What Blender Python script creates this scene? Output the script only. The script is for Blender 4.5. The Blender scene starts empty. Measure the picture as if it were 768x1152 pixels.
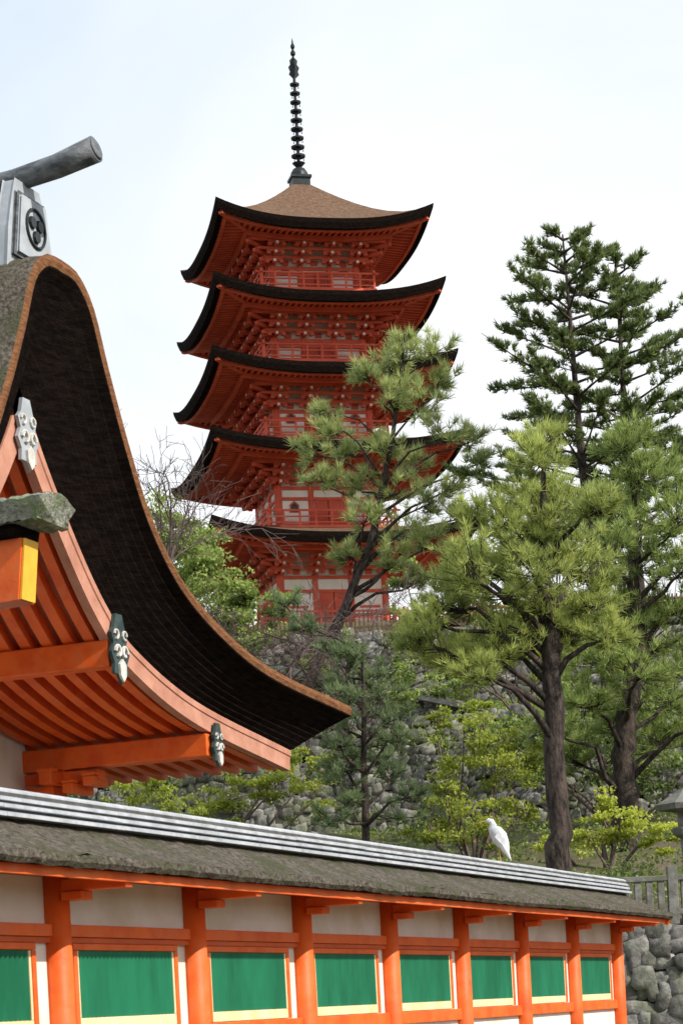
import bpy, math, numpy as np
from mathutils import Matrix, Vector
rad=math.radians
scene=bpy.context.scene
COL=scene.collection

# ------------------------------------------------------------------ materials
def mat(name,c1,c2=None,scale=4.0,rough=0.8,bump=0.0,bscale=None,stretch=(1,1,1),detail=3,metal=0.0,c3=None,c3scale=0.7,spec=0.3,lo=0.35,hi=0.65):
    m=bpy.data.materials.new(name); m.use_nodes=True
    nt=m.node_tree; N=nt.nodes; L=nt.links
    b=N['Principled BSDF']; b.inputs['Roughness'].default_value=rough; b.inputs['Metallic'].default_value=metal
    b.inputs['Specular IOR Level'].default_value=spec
    if c2 is None: c2=tuple(x*0.75 for x in c1)
    tc=N.new('ShaderNodeTexCoord'); mp=N.new('ShaderNodeMapping'); mp.inputs['Scale'].default_value=stretch
    L.new(tc.outputs['Object'],mp.inputs['Vector'])
    n=N.new('ShaderNodeTexNoise'); n.inputs['Scale'].default_value=scale; n.inputs['Detail'].default_value=detail; n.inputs['Roughness'].default_value=0.65
    L.new(mp.outputs['Vector'],n.inputs['Vector'])
    r=N.new('ShaderNodeValToRGB'); r.color_ramp.elements[0].position=lo; r.color_ramp.elements[1].position=hi
    r.color_ramp.elements[0].color=(*c2,1); r.color_ramp.elements[1].color=(*c1,1)
    L.new(n.outputs['Fac'],r.inputs['Fac']); out=r.outputs['Color']
    if c3:
        n3=N.new('ShaderNodeTexNoise'); n3.inputs['Scale'].default_value=c3scale; n3.inputs['Detail'].default_value=4
        L.new(tc.outputs['Object'],n3.inputs['Vector'])
        r3=N.new('ShaderNodeValToRGB'); r3.color_ramp.elements[0].position=0.48; r3.color_ramp.elements[1].position=0.68
        L.new(n3.outputs['Fac'],r3.inputs['Fac'])
        mx=N.new('ShaderNodeMix'); mx.data_type='RGBA'; L.new(r3.outputs['Color'],mx.inputs[0]); L.new(out,mx.inputs[6]); mx.inputs[7].default_value=(*c3,1)
        out=mx.outputs[2]
    L.new(out,b.inputs['Base Color'])
    if bump>0:
        nb=N.new('ShaderNodeTexNoise'); nb.inputs['Scale'].default_value=bscale or scale*3; nb.inputs['Detail'].default_value=4; nb.inputs['Roughness'].default_value=0.7
        L.new(mp.outputs['Vector'],nb.inputs['Vector'])
        bp=N.new('ShaderNodeBump'); bp.inputs['Strength'].default_value=1.0; bp.inputs['Distance'].default_value=bump
        L.new(nb.outputs['Fac'],bp.inputs['Height']); L.new(bp.outputs['Normal'],b.inputs['Normal'])
    return m

def leafmat(name,dark,light,trans=0.45):
    m=bpy.data.materials.new(name); m.use_nodes=True
    nt=m.node_tree; N=nt.nodes; L=nt.links
    b=N['Principled BSDF']; b.inputs['Roughness'].default_value=0.5; b.inputs['Specular IOR Level'].default_value=0.3
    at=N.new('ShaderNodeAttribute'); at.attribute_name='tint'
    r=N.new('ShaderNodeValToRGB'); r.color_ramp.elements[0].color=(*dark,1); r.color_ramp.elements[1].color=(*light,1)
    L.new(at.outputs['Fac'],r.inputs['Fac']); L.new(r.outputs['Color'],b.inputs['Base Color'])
    t=N.new('ShaderNodeBsdfTranslucent'); L.new(r.outputs['Color'],t.inputs['Color'])
    mx=N.new('ShaderNodeMixShader'); mx.inputs[0].default_value=trans
    L.new(b.outputs[0],mx.inputs[1]); L.new(t.outputs[0],mx.inputs[2])
    L.new(mx.outputs[0],N['Material Output'].inputs['Surface'])
    return m

def stonemat(name,dark,light,moss):
    m=mat(name,light,dark,scale=6,rough=0.9,bump=0.03,bscale=9,c3=moss,c3scale=0.9)
    nt=m.node_tree;N=nt.nodes;L=nt.links
    b=N['Principled BSDF']; src=b.inputs['Base Color'].links[0].from_socket
    at=N.new('ShaderNodeAttribute'); at.attribute_name='tint'
    mp=N.new('ShaderNodeMapRange'); mp.inputs['To Min'].default_value=0.4; mp.inputs['To Max'].default_value=1.35
    L.new(at.outputs['Fac'],mp.inputs['Value'])
    vm=N.new('ShaderNodeVectorMath'); vm.operation='SCALE'; L.new(src,vm.inputs[0]); L.new(mp.outputs[0],vm.inputs['Scale'])
    L.new(vm.outputs[0],b.inputs['Base Color'])
    return m

M={}
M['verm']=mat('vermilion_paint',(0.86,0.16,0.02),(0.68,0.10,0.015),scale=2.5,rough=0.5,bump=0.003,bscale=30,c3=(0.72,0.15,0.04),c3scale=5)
M['vermdk']=mat('vermilion_paint_baked_shade',(0.62,0.115,0.03),(0.5,0.085,0.022),scale=2,rough=0.6)  # darker copy of the vermilion, with shade put into the colour
M['pagred']=mat('pagoda_red_paint',(0.66,0.12,0.062),(0.52,0.082,0.045),scale=1.2,rough=0.7)
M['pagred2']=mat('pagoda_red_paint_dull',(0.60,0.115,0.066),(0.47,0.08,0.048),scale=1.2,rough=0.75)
M['barge']=mat('weathered_bargeboard_paint',(0.56,0.28,0.20),(0.42,0.19,0.13),scale=3,rough=0.7,bump=0.004)
M['plaster']=mat('lime_plaster',(0.83,0.81,0.76),(0.75,0.71,0.65),scale=1.6,rough=0.9,c3=(0.66,0.61,0.50),c3scale=1.4)
M['plaster2']=mat('pagoda_plaster',(0.84,0.81,0.75),(0.74,0.70,0.64),scale=1.2,rough=0.9)
M['cream']=mat('cream_paint',(0.84,0.70,0.45),(0.80,0.60,0.32),scale=4,rough=0.6)
M['white']=mat('white_gofun_paint',(0.66,0.65,0.61),(0.48,0.47,0.44),scale=9,rough=0.7)
M['green']=mat('green_lattice_paint',(0.02,0.25,0.13),(0.012,0.17,0.085),scale=3,rough=0.5,stretch=(1,1,.3))
M['greendk']=mat('green_lattice_gap',(0.006,0.06,0.03),(0.004,0.04,0.02),scale=3,rough=0.7)
M['yellow']=mat('yellow_beam_end_paint',(0.85,0.5,0.05),(0.75,0.4,0.04),scale=5,rough=0.6)
M['bark']=mat('cypress_bark_thatch',(0.25,0.22,0.18),(0.055,0.046,0.036),scale=20,rough=0.95,bump=0.08,bscale=26,c3=(0.10,0.105,0.06),c3scale=2.2,spec=0.1,lo=0.34,hi=0.66,detail=5)
M['lichen']=mat('lichen_bark',(0.50,0.51,0.44),(0.14,0.15,0.11),scale=16,rough=0.95,bump=0.05,bscale=26,c3=(0.20,0.26,0.12),c3scale=4,spec=0.1,detail=5)
M['barkpg']=mat('pagoda_bark_thatch',(0.19,0.12,0.08),(0.11,0.065,0.042),scale=6,rough=0.95,bump=0.03,spec=0.1)
M['barkedge']=mat('bark_cut_edge_brown',(0.27,0.125,0.055),(0.13,0.055,0.028),scale=8,rough=0.9,bump=0.012,stretch=(1,1,6),spec=0.1)
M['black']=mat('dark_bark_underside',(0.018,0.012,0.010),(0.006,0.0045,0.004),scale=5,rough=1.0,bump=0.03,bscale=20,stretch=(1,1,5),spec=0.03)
M['ridge']=mat('ridge_metal_cover',(0.60,0.63,0.68),(0.40,0.43,0.46),scale=5,rough=0.4,metal=0.2)
M['ridgedk']=mat('ridge_joint_painted_shadow',(0.10,0.10,0.10),(0.05,0.05,0.05),scale=5,rough=0.8)  # dark core: shadow between the ridge tiers put into the colour
M['tile']=mat('dark_ridge_wood',(0.16,0.175,0.19),(0.055,0.06,0.068),scale=5,rough=0.5,bump=0.01,stretch=(1,1,2))
M['oni']=mat('ridge_ornament_paint',(0.42,0.46,0.50),(0.3,0.33,0.37),scale=3,rough=0.6)
M['bronze']=mat('dark_bronze',(0.04,0.048,0.05),(0.022,0.026,0.028),scale=4,rough=0.45,metal=0.5)
M['verdig']=mat('dark_teal_fitting',(0.05,0.08,0.08),(0.02,0.04,0.04),scale=6,rough=0.6)
M['stone']=stonemat('granite_rubble',(0.10,0.10,0.098),(0.28,0.27,0.25),(0.12,0.14,0.07))
M['stonepale']=mat('pale_granite',(0.40,0.38,0.35),(0.24,0.23,0.21),scale=5,rough=0.9,bump=0.01,c3=(0.2,0.2,0.16))
M['stonegrey']=mat('weathered_granite',(0.24,0.235,0.22),(0.12,0.12,0.11),scale=7,rough=0.95,bump=0.01,c3=(0.12,0.13,0.09),c3scale=2)
M['gap']=mat('wall_gap_earth',(0.035,0.032,0.026),(0.02,0.018,0.015),scale=3,rough=1)
M['ground']=mat('hill_ground',(0.10,0.11,0.04),(0.085,0.07,0.045),scale=2.2,rough=1,bump=0.1,bscale=6,c3=(0.16,0.13,0.09),c3scale=0.35)
M['trunk']=mat('pine_bark',(0.085,0.064,0.054),(0.022,0.018,0.016),scale=7,rough=0.95,bump=0.08,bscale=9,stretch=(1,1,0.35),lo=.4,hi=.6)
M['twig']=mat('bare_twig_bark',(0.15,0.11,0.10),(0.08,0.055,0.05),scale=6,rough=0.9)
M['fence']=mat('dark_red_fence_wood',(0.17,0.06,0.045),(0.1,0.04,0.03),scale=4,rough=0.8)
M['egret']=mat('heron_feathers',(0.75,0.76,0.78),(0.45,0.48,0.52),scale=9,rough=0.8,stretch=(1,1,0.4))
M['bill']=mat('heron_bill',(0.45,0.3,0.08),rough=0.5)
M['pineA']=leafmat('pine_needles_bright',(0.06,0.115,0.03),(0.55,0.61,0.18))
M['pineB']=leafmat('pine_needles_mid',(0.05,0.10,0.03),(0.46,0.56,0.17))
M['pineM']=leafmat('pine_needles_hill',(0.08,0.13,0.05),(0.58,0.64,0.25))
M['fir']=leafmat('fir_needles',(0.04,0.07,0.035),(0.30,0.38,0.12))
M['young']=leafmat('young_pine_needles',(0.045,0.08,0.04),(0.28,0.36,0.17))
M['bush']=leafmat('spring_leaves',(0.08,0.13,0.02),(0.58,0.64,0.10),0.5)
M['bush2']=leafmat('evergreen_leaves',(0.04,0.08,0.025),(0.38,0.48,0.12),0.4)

# ------------------------------------------------------------------ builders
def empty(name,loc=(0,0,0),rz=0):
    e=bpy.data.objects.new(name,None); e.location=loc; e.rotation_euler=(0,0,rz); e.empty_display_size=0.5
    COL.objects.link(e); return e

class MB:
    def __init__(s): s.v=[];s.f=[];s.m=[];s.mats=[];s.xf=None
    def mi(s,k):
        if k not in s.mats: s.mats.append(k)
        return s.mats.index(k)
    def add(s,vs,fs,k):
        o=len(s.v)
        for p in vs:
            p=Vector(p)
            if s.xf is not None: p=s.xf@p
            s.v.append(tuple(p))
        i=s.mi(k)
        for f in fs: s.f.append(tuple(o+j for j in f)); s.m.append(i)
    def obox(s,c,ax,ay,az,k):
        c=Vector(c);ax=Vector(ax);ay=Vector(ay);az=Vector(az)
        vs=[c+a*ax+b*ay+d*az for d in(-1,1) for b in(-1,1) for a in(-1,1)]
        s.add(vs,[(0,2,3,1),(4,5,7,6),(0,1,5,4),(2,6,7,3),(0,4,6,2),(1,3,7,5)],k)
    def box(s,x0,x1,y0,y1,z0,z1,k):
        s.obox(((x0+x1)/2,(y0+y1)/2,(z0+z1)/2),((x1-x0)/2,0,0),(0,(y1-y0)/2,0),(0,0,(z1-z0)/2),k)
    def beam(s,p0,p1,w,h,k,up=(0,0,1)):
        p0=Vector(p0);p1=Vector(p1);d=p1-p0
        side=d.cross(Vector(up)).normalized(); u=side.cross(d).normalized()
        s.obox((p0+p1)/2,d/2,side*w/2,u*h/2,k)
    def tube(s,pts,rs,k,n=8,cap=True):
        pts=[Vector(p) for p in pts]; vs=[];fs=[]
        for i,p in enumerate(pts):
            d=(pts[min(i+1,len(pts)-1)]-pts[max(i-1,0)])
            if d.length<1e-6: d=Vector((0,0,1))
            d.normalize()
            a=d.cross(Vector((0.13,0.97,0.2))); 
            if a.length<0.1: a=d.cross(Vector((1,0,0)))
            a.normalize(); b=d.cross(a)
            for j in range(n):
                t=2*math.pi*j/n; vs.append(p+(a*math.cos(t)+b*math.sin(t))*rs[i])
        for i in range(len(pts)-1):
            for j in range(n):
                q=(j+1)%n; fs.append((i*n+j,i*n+q,(i+1)*n+q,(i+1)*n+j))
        if cap:
            fs.append(tuple(reversed(range(n)))); fs.append(tuple((len(pts)-1)*n+j for j in range(n)))
        s.add(vs,fs,k)
    def lathe(s,prof,c,k,n=20,rot=0):
        vs=[];fs=[]
        for (r,z) in prof:
            for j in range(n):
                t=2*math.pi*j/n+rot; vs.append((c[0]+r*math.cos(t),c[1]+r*math.sin(t),c[2]+z))
        for i in range(len(prof)-1):
            for j in range(n):
                q=(j+1)%n; fs.append((i*n+j,i*n+q,(i+1)*n+q,(i+1)*n+j))
        fs.append(tuple(reversed(range(n)))); fs.append(tuple((len(prof)-1)*n+j for j in range(n)))
        s.add(vs,fs,k)
    def grid(s,rows,k):
        n=len(rows[0]); vs=[p for r in rows for p in r]; fs=[]
        for i in range(len(rows)-1):
            for j in range(n-1): fs.append((i*n+j,i*n+j+1,(i+1)*n+j+1,(i+1)*n+j))
        s.add(vs,fs,k)
    def build(s,name,parent=None,smooth=False,bevel=0,autosmooth=False):
        me=bpy.data.meshes.new(name); me.from_pydata(s.v,[],s.f)
        for k in s.mats: me.materials.append(M[k])
        me.polygons.foreach_set('material_index',s.m)
        if smooth: me.polygons.foreach_set('use_smooth',[True]*len(me.polygons))
        me.update()
        o=bpy.data.objects.new(name,me); COL.objects.link(o)
        if parent: o.parent=parent
        if bevel:
            b=o.modifiers.new('bevel','BEVEL'); b.width=bevel; b.segments=2; b.limit_method='ANGLE'
        return o

def build_np(name,V,F,tint,matkey,parent=None,smooth=False):
    me=bpy.data.meshes.new(name); nv=len(V); nf,k=F.shape
    me.vertices.add(nv); me.vertices.foreach_set('co',np.ascontiguousarray(V,dtype=np.float32).ravel())
    me.loops.add(nf*k); me.loops.foreach_set('vertex_index',F.astype(np.int32).ravel())
    me.polygons.add(nf); me.polygons.foreach_set('loop_start',np.arange(0,nf*k,k,dtype=np.int32))
    try: me.polygons.foreach_set('loop_total',np.full(nf,k,dtype=np.int32))
    except Exception: pass
    if smooth: me.polygons.foreach_set('use_smooth',np.ones(nf,dtype=bool))
    a=me.attributes.new('tint','FLOAT','POINT'); a.data.foreach_set('value',np.clip(tint,0,1).astype(np.float32))
    me.materials.append(M[matkey]); me.update(calc_edges=True)
    o=bpy.data.objects.new(name,me); COL.objects.link(o)
    if parent: o.parent=parent
    return o

def nrm(a): return a/np.maximum(np.linalg.norm(a,axis=-1,keepdims=True),1e-9)
class Fol:
    def __init__(s,seed): s.T=[];s.t=[];s.g=np.random.default_rng(seed)
    def tufts(s,pos,dirs,tint,L,w,k=14,spread=0.55):
        g=s.g; N=len(pos)
        dd=nrm(dirs[:,None,:]+g.normal(size=(N,k,3))*spread)
        ln=L*g.uniform(0.65,1.1,(N,k,1))
        base=pos[:,None,:]+dd*ln*0.08
        tip=pos[:,None,:]+dd*ln
        side=nrm(np.cross(dd,g.normal(size=(N,k,3))))*w/2
        s.T.append(np.stack([base-side,base+side,tip],2).reshape(-1,3,3))
        tt=np.repeat(tint[:,None],k,1)+g.normal(size=(N,k))*0.09
        s.t.append(tt.ravel())
    def leaves(s,pos,tint,size):
        g=s.g;N=len(pos)
        a=nrm(g.normal(size=(N,3))+np.array([0,0,-0.2])); b=nrm(np.cross(a,g.normal(size=(N,3))))
        sz=size*g.uniform(0.6,1.25,(N,1))
        p0=pos-a*sz*0.5;p1=pos+b*sz*0.28;p2=pos+a*sz*0.5;p3=pos-b*sz*0.28
        s.T.append(np.stack([p0,p1,p2],1));s.T.append(np.stack([p0,p2,p3],1)); s.t.append(tint);s.t.append(tint)
    def build(s,name,mk,parent):
        T=np.concatenate(s.T); t=np.repeat(np.concatenate(s.t),3)
        return build_np(name,T.reshape(-1,3),np.arange(len(T)*3).reshape(-1,3),t,mk,parent)

def trunk_at(tr,z):
    for i in range(len(tr)-1):
        if tr[i][2]<=z<=tr[i+1][2]:
            f=(z-tr[i][2])/(tr[i+1][2]-tr[i][2]); return np.array(tr[i][:3])*(1-f)+np.array(tr[i+1][:3])*f, tr[i][3]*(1-f)+tr[i+1][3]*f
    return (np.array(tr[-1][:3]),tr[-1][3]) if z>tr[-1][2] else (np.array(tr[0][:3]),tr[0][3])

def pine(name,trunk,pads,mk,seed,L=0.22,w=0.02,K=26,nt=6,depth=1.2,k=14,flat=0.55,bright=0.5,extra=None):
    g=np.random.default_rng(seed); e=empty(name,trunk[0][:3]); o=np.array(trunk[0][:3])
    mb=MB(); F=Fol(seed+1)
    pts=[];rs=[]
    for i in range(len(trunk)-1):
        for f in np.linspace(0,1,7)[:-1]:
            p=np.array(trunk[i][:3])*(1-f)+np.array(trunk[i+1][:3])*f
            pts.append(p-o+g.normal(size=3)*0.13*trunk[i][3]); rs.append((trunk[i][3]*(1-f)+trunk[i+1][3]*f)*g.uniform(0.92,1.08))
    pts.append(np.array(trunk[-1][:3])-o); rs.append(trunk[-1][3])
    pts[0]=pts[0]-np.array([0,0,1.0]); rs[0]*=1.25
    mb.tube(pts,rs,'trunk',n=10)
    for (x,z,R) in pads:
        tp,_=trunk_at(trunk,z)
        c=np.array([x,tp[1]+g.uniform(-1,1)*depth,z])
        dist=abs(x-tp[0])+abs(c[1]-tp[1])
        ap,ar=trunk_at(trunk,max(z-0.35*dist-0.3,trunk[0][2]+1.0))
        mid=(ap+c)/2+np.array([0,0,0.08*dist])+g.normal(size=3)*0.12
        r0=min(0.45*ar,0.07)+0.012
        mb.tube([ap-o,(ap+mid)/2-o+g.normal(size=3)*0.06,mid-o,(mid+c)/2-o+g.normal(size=3)*0.07,c-o],[r0,r0*.8,r0*.6,r0*.45,r0*.3],'trunk',n=5)
        pt=g.uniform(-0.15,0.15)
        for j in range(K):
            v=g.normal(size=3); v/=np.linalg.norm(v); v[2]=v[2]*0.8+0.25
            en=c+v*np.array([R,R,R*flat])*g.uniform(0.5,1.45)
            st=c+(mid-c)*g.uniform(0,0.5)
            mb.tube([st-o,(st+en)/2-o-np.array([0,0,0.04]),en-o],[0.014,0.010,0.006],'trunk',n=3,cap=False)
            fr=np.sqrt(g.uniform(0.25,1,nt))[:,None]
            pos=st+(en-st)*fr+g.normal(size=(nt,3))*R*0.06
            dr=nrm(nrm((en-st)[None])*0.8+np.array([[0,0,0.75]])+g.normal(size=(nt,3))*0.25)
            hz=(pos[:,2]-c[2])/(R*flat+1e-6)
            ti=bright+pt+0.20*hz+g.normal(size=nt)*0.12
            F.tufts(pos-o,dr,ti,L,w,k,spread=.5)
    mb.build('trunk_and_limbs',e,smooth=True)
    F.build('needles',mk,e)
    return e

def broad(name,c,pads,mk,seed,size=0.1,dens=900,bright=0.5,trunk=True):
    g=np.random.default_rng(seed); e=empty(name,c); c=np.array(c,float); F=Fol(seed+3); mb=MB()
    if trunk: mb.tube([(0,0,-0.8),(0.05,0,0.4),(0.0,0.05,1.0)],[0.09,0.07,0.05],'twig',n=6)
    for (x,y,z,R) in pads:
        p=np.array([x,y,z])-c
        mb.tube([(0,0,0.0),tuple(p*0.5+g.normal(size=3)*0.15),tuple(p)],[0.05,0.035,0.015],'twig',n=4)
        ns=max(8,int(R*16)); 
        for j in range(ns):
            v=g.normal(size=3);v/=np.linalg.norm(v)
            sc=p+v*np.array([R,R,R*0.8])*g.uniform(0.3,1.05)
            mb.tube([tuple(p*0.8+sc*0.2),tuple(sc)],[0.010,0.005],'twig',n=3,cap=False)
            n=int(dens*R/ns*g.uniform(0.3,1.6)); rr=R*g.uniform(0.2,0.45)
            q=g.normal(size=(n,3)); q=nrm(q)*(g.uniform(0,1,(n,1))**0.6)*rr*np.array([1.4,1.4,0.6])
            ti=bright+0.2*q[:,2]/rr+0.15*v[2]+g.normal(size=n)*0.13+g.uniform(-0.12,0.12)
            F.leaves(sc+q,ti,size)
    mb.build('stems',e); F.build('leaves',mk,e); return e

def bare(name,base,h,seed,spread=0.55,r=0.09,lean=(0,0,1)):
    g=np.random.default_rng(seed); e=empty(name,base); mb=MB()
    def rec(p,d,l,r,lv):
        n=3; pts=[p]; dd=d
        for i in range(n):
            dd=nrm(dd+g.normal(size=3)*0.16+np.array([0,0,0.05])); pts.append(pts[-1]+dd*l/n)
        mb.tube([tuple(q) for q in pts],[r*(1-0.4*i/n) for i in range(n+1)],'twig',n=5 if lv<2 else 3,cap=False)
        if lv>=6 or r<0.003: return
        for c in range(g.integers(2,5)):
            k=g.integers(1,n+1)
            nd=nrm(dd+g.normal(size=3)*spread)
            rec(pts[k],nd,l*g.uniform(0.6,0.85),max(r*0.6,0.009),lv+1)
    rec(np.zeros(3),nrm(np.array(lean,float)),h*0.3,r,0)
    mb.build('branches',e); return e

# ------------------------------------------------------------------ camera (eye level is z = 0, ground z = -1.7)
cd=bpy.data.cameras.new('camera'); cam=bpy.data.objects.new('camera',cd); COL.objects.link(cam)
cam.matrix_world=Matrix.Rotation(rad(90),4,'X')@Matrix.Rotation(rad(-3.0),4,'Z')
cd.sensor_width=36; cd.sensor_height=36; cd.sensor_fit='AUTO'; cd.lens=80.3; cd.shift_y=0.487; cd.clip_end=6000; cd.clip_start=0.1
cd.dof.use_dof=True; cd.dof.focus_distance=75; cd.dof.aperture_fstop=9
scene.camera=cam

# ------------------------------------------------------------------ light
sd=Vector((0.75,-0.42,0.68)).normalized()
sl=bpy.data.lights.new('sun','SUN'); sl.energy=5.0; sl.angle=rad(0.5); sl.color=(1.0,0.92,0.81)
so=bpy.data.objects.new('sun',sl); COL.objects.link(so); so.rotation_euler=sd.to_track_quat('Z','Y').to_euler()
w=bpy.data.worlds.new('World'); scene.world=w; w.use_nodes=True
N=w.node_tree.nodes; L=w.node_tree.links
bg=N['Background']; bg.inputs['Strength'].default_value=0.15
sky=N.new('ShaderNodeTexSky'); sky.sky_type='NISHITA'; sky.sun_disc=False
sky.sun_elevation=math.asin(sd.z); sky.sun_rotation=math.atan2(sd.x,sd.y); sky.dust_density=1.0
tc=N.new('ShaderNodeTexCoord'); mp=N.new('ShaderNodeMapping'); mp.inputs['Scale'].default_value=(1.0,1.0,2.2); mp.inputs['Location'].default_value=(0.3,0.1,0.2)
L.new(tc.outputs['Generated'],mp.inputs['Vector'])
nz=N.new('ShaderNodeTexNoise'); nz.inputs['Scale'].default_value=2.6; nz.inputs['Detail'].default_value=5; nz.inputs['Roughness'].default_value=0.5; nz.inputs['Distortion'].default_value=0.4
L.new(mp.outputs['Vector'],nz.inputs['Vector'])
sx=N.new('ShaderNodeSeparateXYZ'); L.new(tc.outputs['Generated'],sx.inputs[0])
hz=N.new('ShaderNodeMapRange'); hz.inputs['From Min'].default_value=0.20; hz.inputs['From Max'].default_value=0.42; hz.inputs['To Min'].default_value=0.32; hz.inputs['To Max'].default_value=-0.06
L.new(sx.outputs['Z'],hz.inputs['Value'])
ad=N.new('ShaderNodeMath'); ad.operation='ADD'; L.new(nz.outputs['Fac'],ad.inputs[0]); L.new(hz.outputs[0],ad.inputs[1])
rp=N.new('ShaderNodeValToRGB'); rp.color_ramp.elements[0].position=0.36; rp.color_ramp.elements[0].color=(0,0,0,1); rp.color_ramp.elements[1].position=0.68; rp.color_ramp.elements[1].color=(1,1,1,1)
L.new(ad.outputs[0],rp.inputs['Fac'])
hm_=N.new('ShaderNodeMix'); hm_.data_type='RGBA'; L.new(rp.outputs['Color'],hm_.inputs[0]); hm_.inputs[6].default_value=(5.6,6.35,7.1,1); hm_.inputs[7].default_value=(7.9,7.95,8.0,1)
mx=N.new('ShaderNodeMix'); mx.data_type='RGBA'; mx.inputs[0].default_value=0.87; L.new(sky.outputs['Color'],mx.inputs[6]); L.new(hm_.outputs[2],mx.inputs[7])
L.new(mx.outputs[2],bg.inputs['Color'])
scene.view_settings.view_transform='Standard'; scene.view_settings.look='None'; scene.view_settings.exposure=0

# ------------------------------------------------------------------ terrain
KY=[-2000,41.0,41.08,46,64.0,64.08,90,92.0,92.08,99,125,200,400,2500]
KZ=[-1.7,-1.7,1.2,2.2,5.0,7.6,11.6,11.9,15.0,16.8,16.8,6,-1.7,-1.7]
ys=np.unique(np.concatenate([np.linspace(-2000,0,12),np.arange(0,130,1.0),[41.0,41.08,64.08,92.08],np.linspace(130,400,25),np.linspace(400,2500,12)]))
xs=np.unique(np.concatenate([np.linspace(-2000,-60,14),np.arange(-60,60,1.0),np.linspace(60,2000,14)]))
XX,YY=np.meshgrid(xs,ys); ZZ=np.interp(YY,KY,KZ)
def bz(X,Y):
    ed=np.minimum.reduce([np.abs(Y-41.04),np.abs(Y-64.04),np.abs(Y-92.04)])
    return (0.25*np.sin(X*0.7+Y*0.3)*np.sin(Y*0.5-X*0.23)+0.12*np.sin(X*1.9+1)*np.sin(Y*1.7))*np.clip((ed-0.2)/2,0,1)*((Y>42)&(Y<96))
ZZ=ZZ+bz(XX,YY)
nx=len(xs);ny=len(ys)
I=np.arange(nx*ny).reshape(ny,nx)
Fq=np.stack([I[:-1,:-1],I[:-1,1:],I[1:,1:],I[1:,:-1]],-1).reshape(-1,4)
build_np('ground',np.stack([XX,YY,ZZ],-1).reshape(-1,3),Fq,np.zeros(nx*ny),'ground',smooth=True)
g=np.random.default_rng(19); F=Fol(20)
for (y0,y1,nc,sz) in((42,63.2,420,.11),(64.6,90,760,.15),(92.8,99,200,.2)):
    cx=g.uniform(-9,17,nc)*(y0+10)/52; cy=g.uniform(y0,y1,nc)
    for x,y in zip(cx,cy):
        if y0==92.8 and 0<x<6: continue
        R=g.uniform(.2,.75)*(1 if y0<60 else 1.2); n=int(60*R/ .5)
        q=nrm(g.normal(size=(n,3)))*(g.uniform(0,1,(n,1))**.5)*R*np.array([1.3,1.0,.6])
        P_=np.array([x,y,0])+q; P_[:,1]=np.clip(P_[:,1],y0-.3,y1+.3)
        P_[:,2]=np.interp(P_[:,1],KY,KZ)+np.abs(q[:,2])+.02
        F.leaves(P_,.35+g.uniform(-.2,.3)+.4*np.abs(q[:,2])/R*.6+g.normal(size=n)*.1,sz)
# ivy and weeds hanging over the wall tops and growing in the joints
for (yw,zt,zb,xr,nc,sz) in((63.35,8.0,5.0,(-8,12),70,.12),(91.2,15.0,11.9,(-10,16),60,.17),(74.6,11.2,9.0,(-5,4),30,.13)):
    for x in g.uniform(*xr,nc):
        z=zt-abs(g.normal())*(zt-zb)*.4; R=g.uniform(.15,.5)*(1.3 if yw>80 else 1); n=int(70*R/.5)
        q=nrm(g.normal(size=(n,3)))*(g.uniform(0,1,(n,1))**.5)*R*np.array([1.1,.35,.9])
        yy=yw if yw!=74.6 else 76.2-(x+9)*.257-.6
        F.leaves(np.array([x,yy,z])+q,.4+g.uniform(-.2,.3)+g.normal(size=n)*.12,sz)
F.build('undergrowth','bush2',None)

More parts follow.
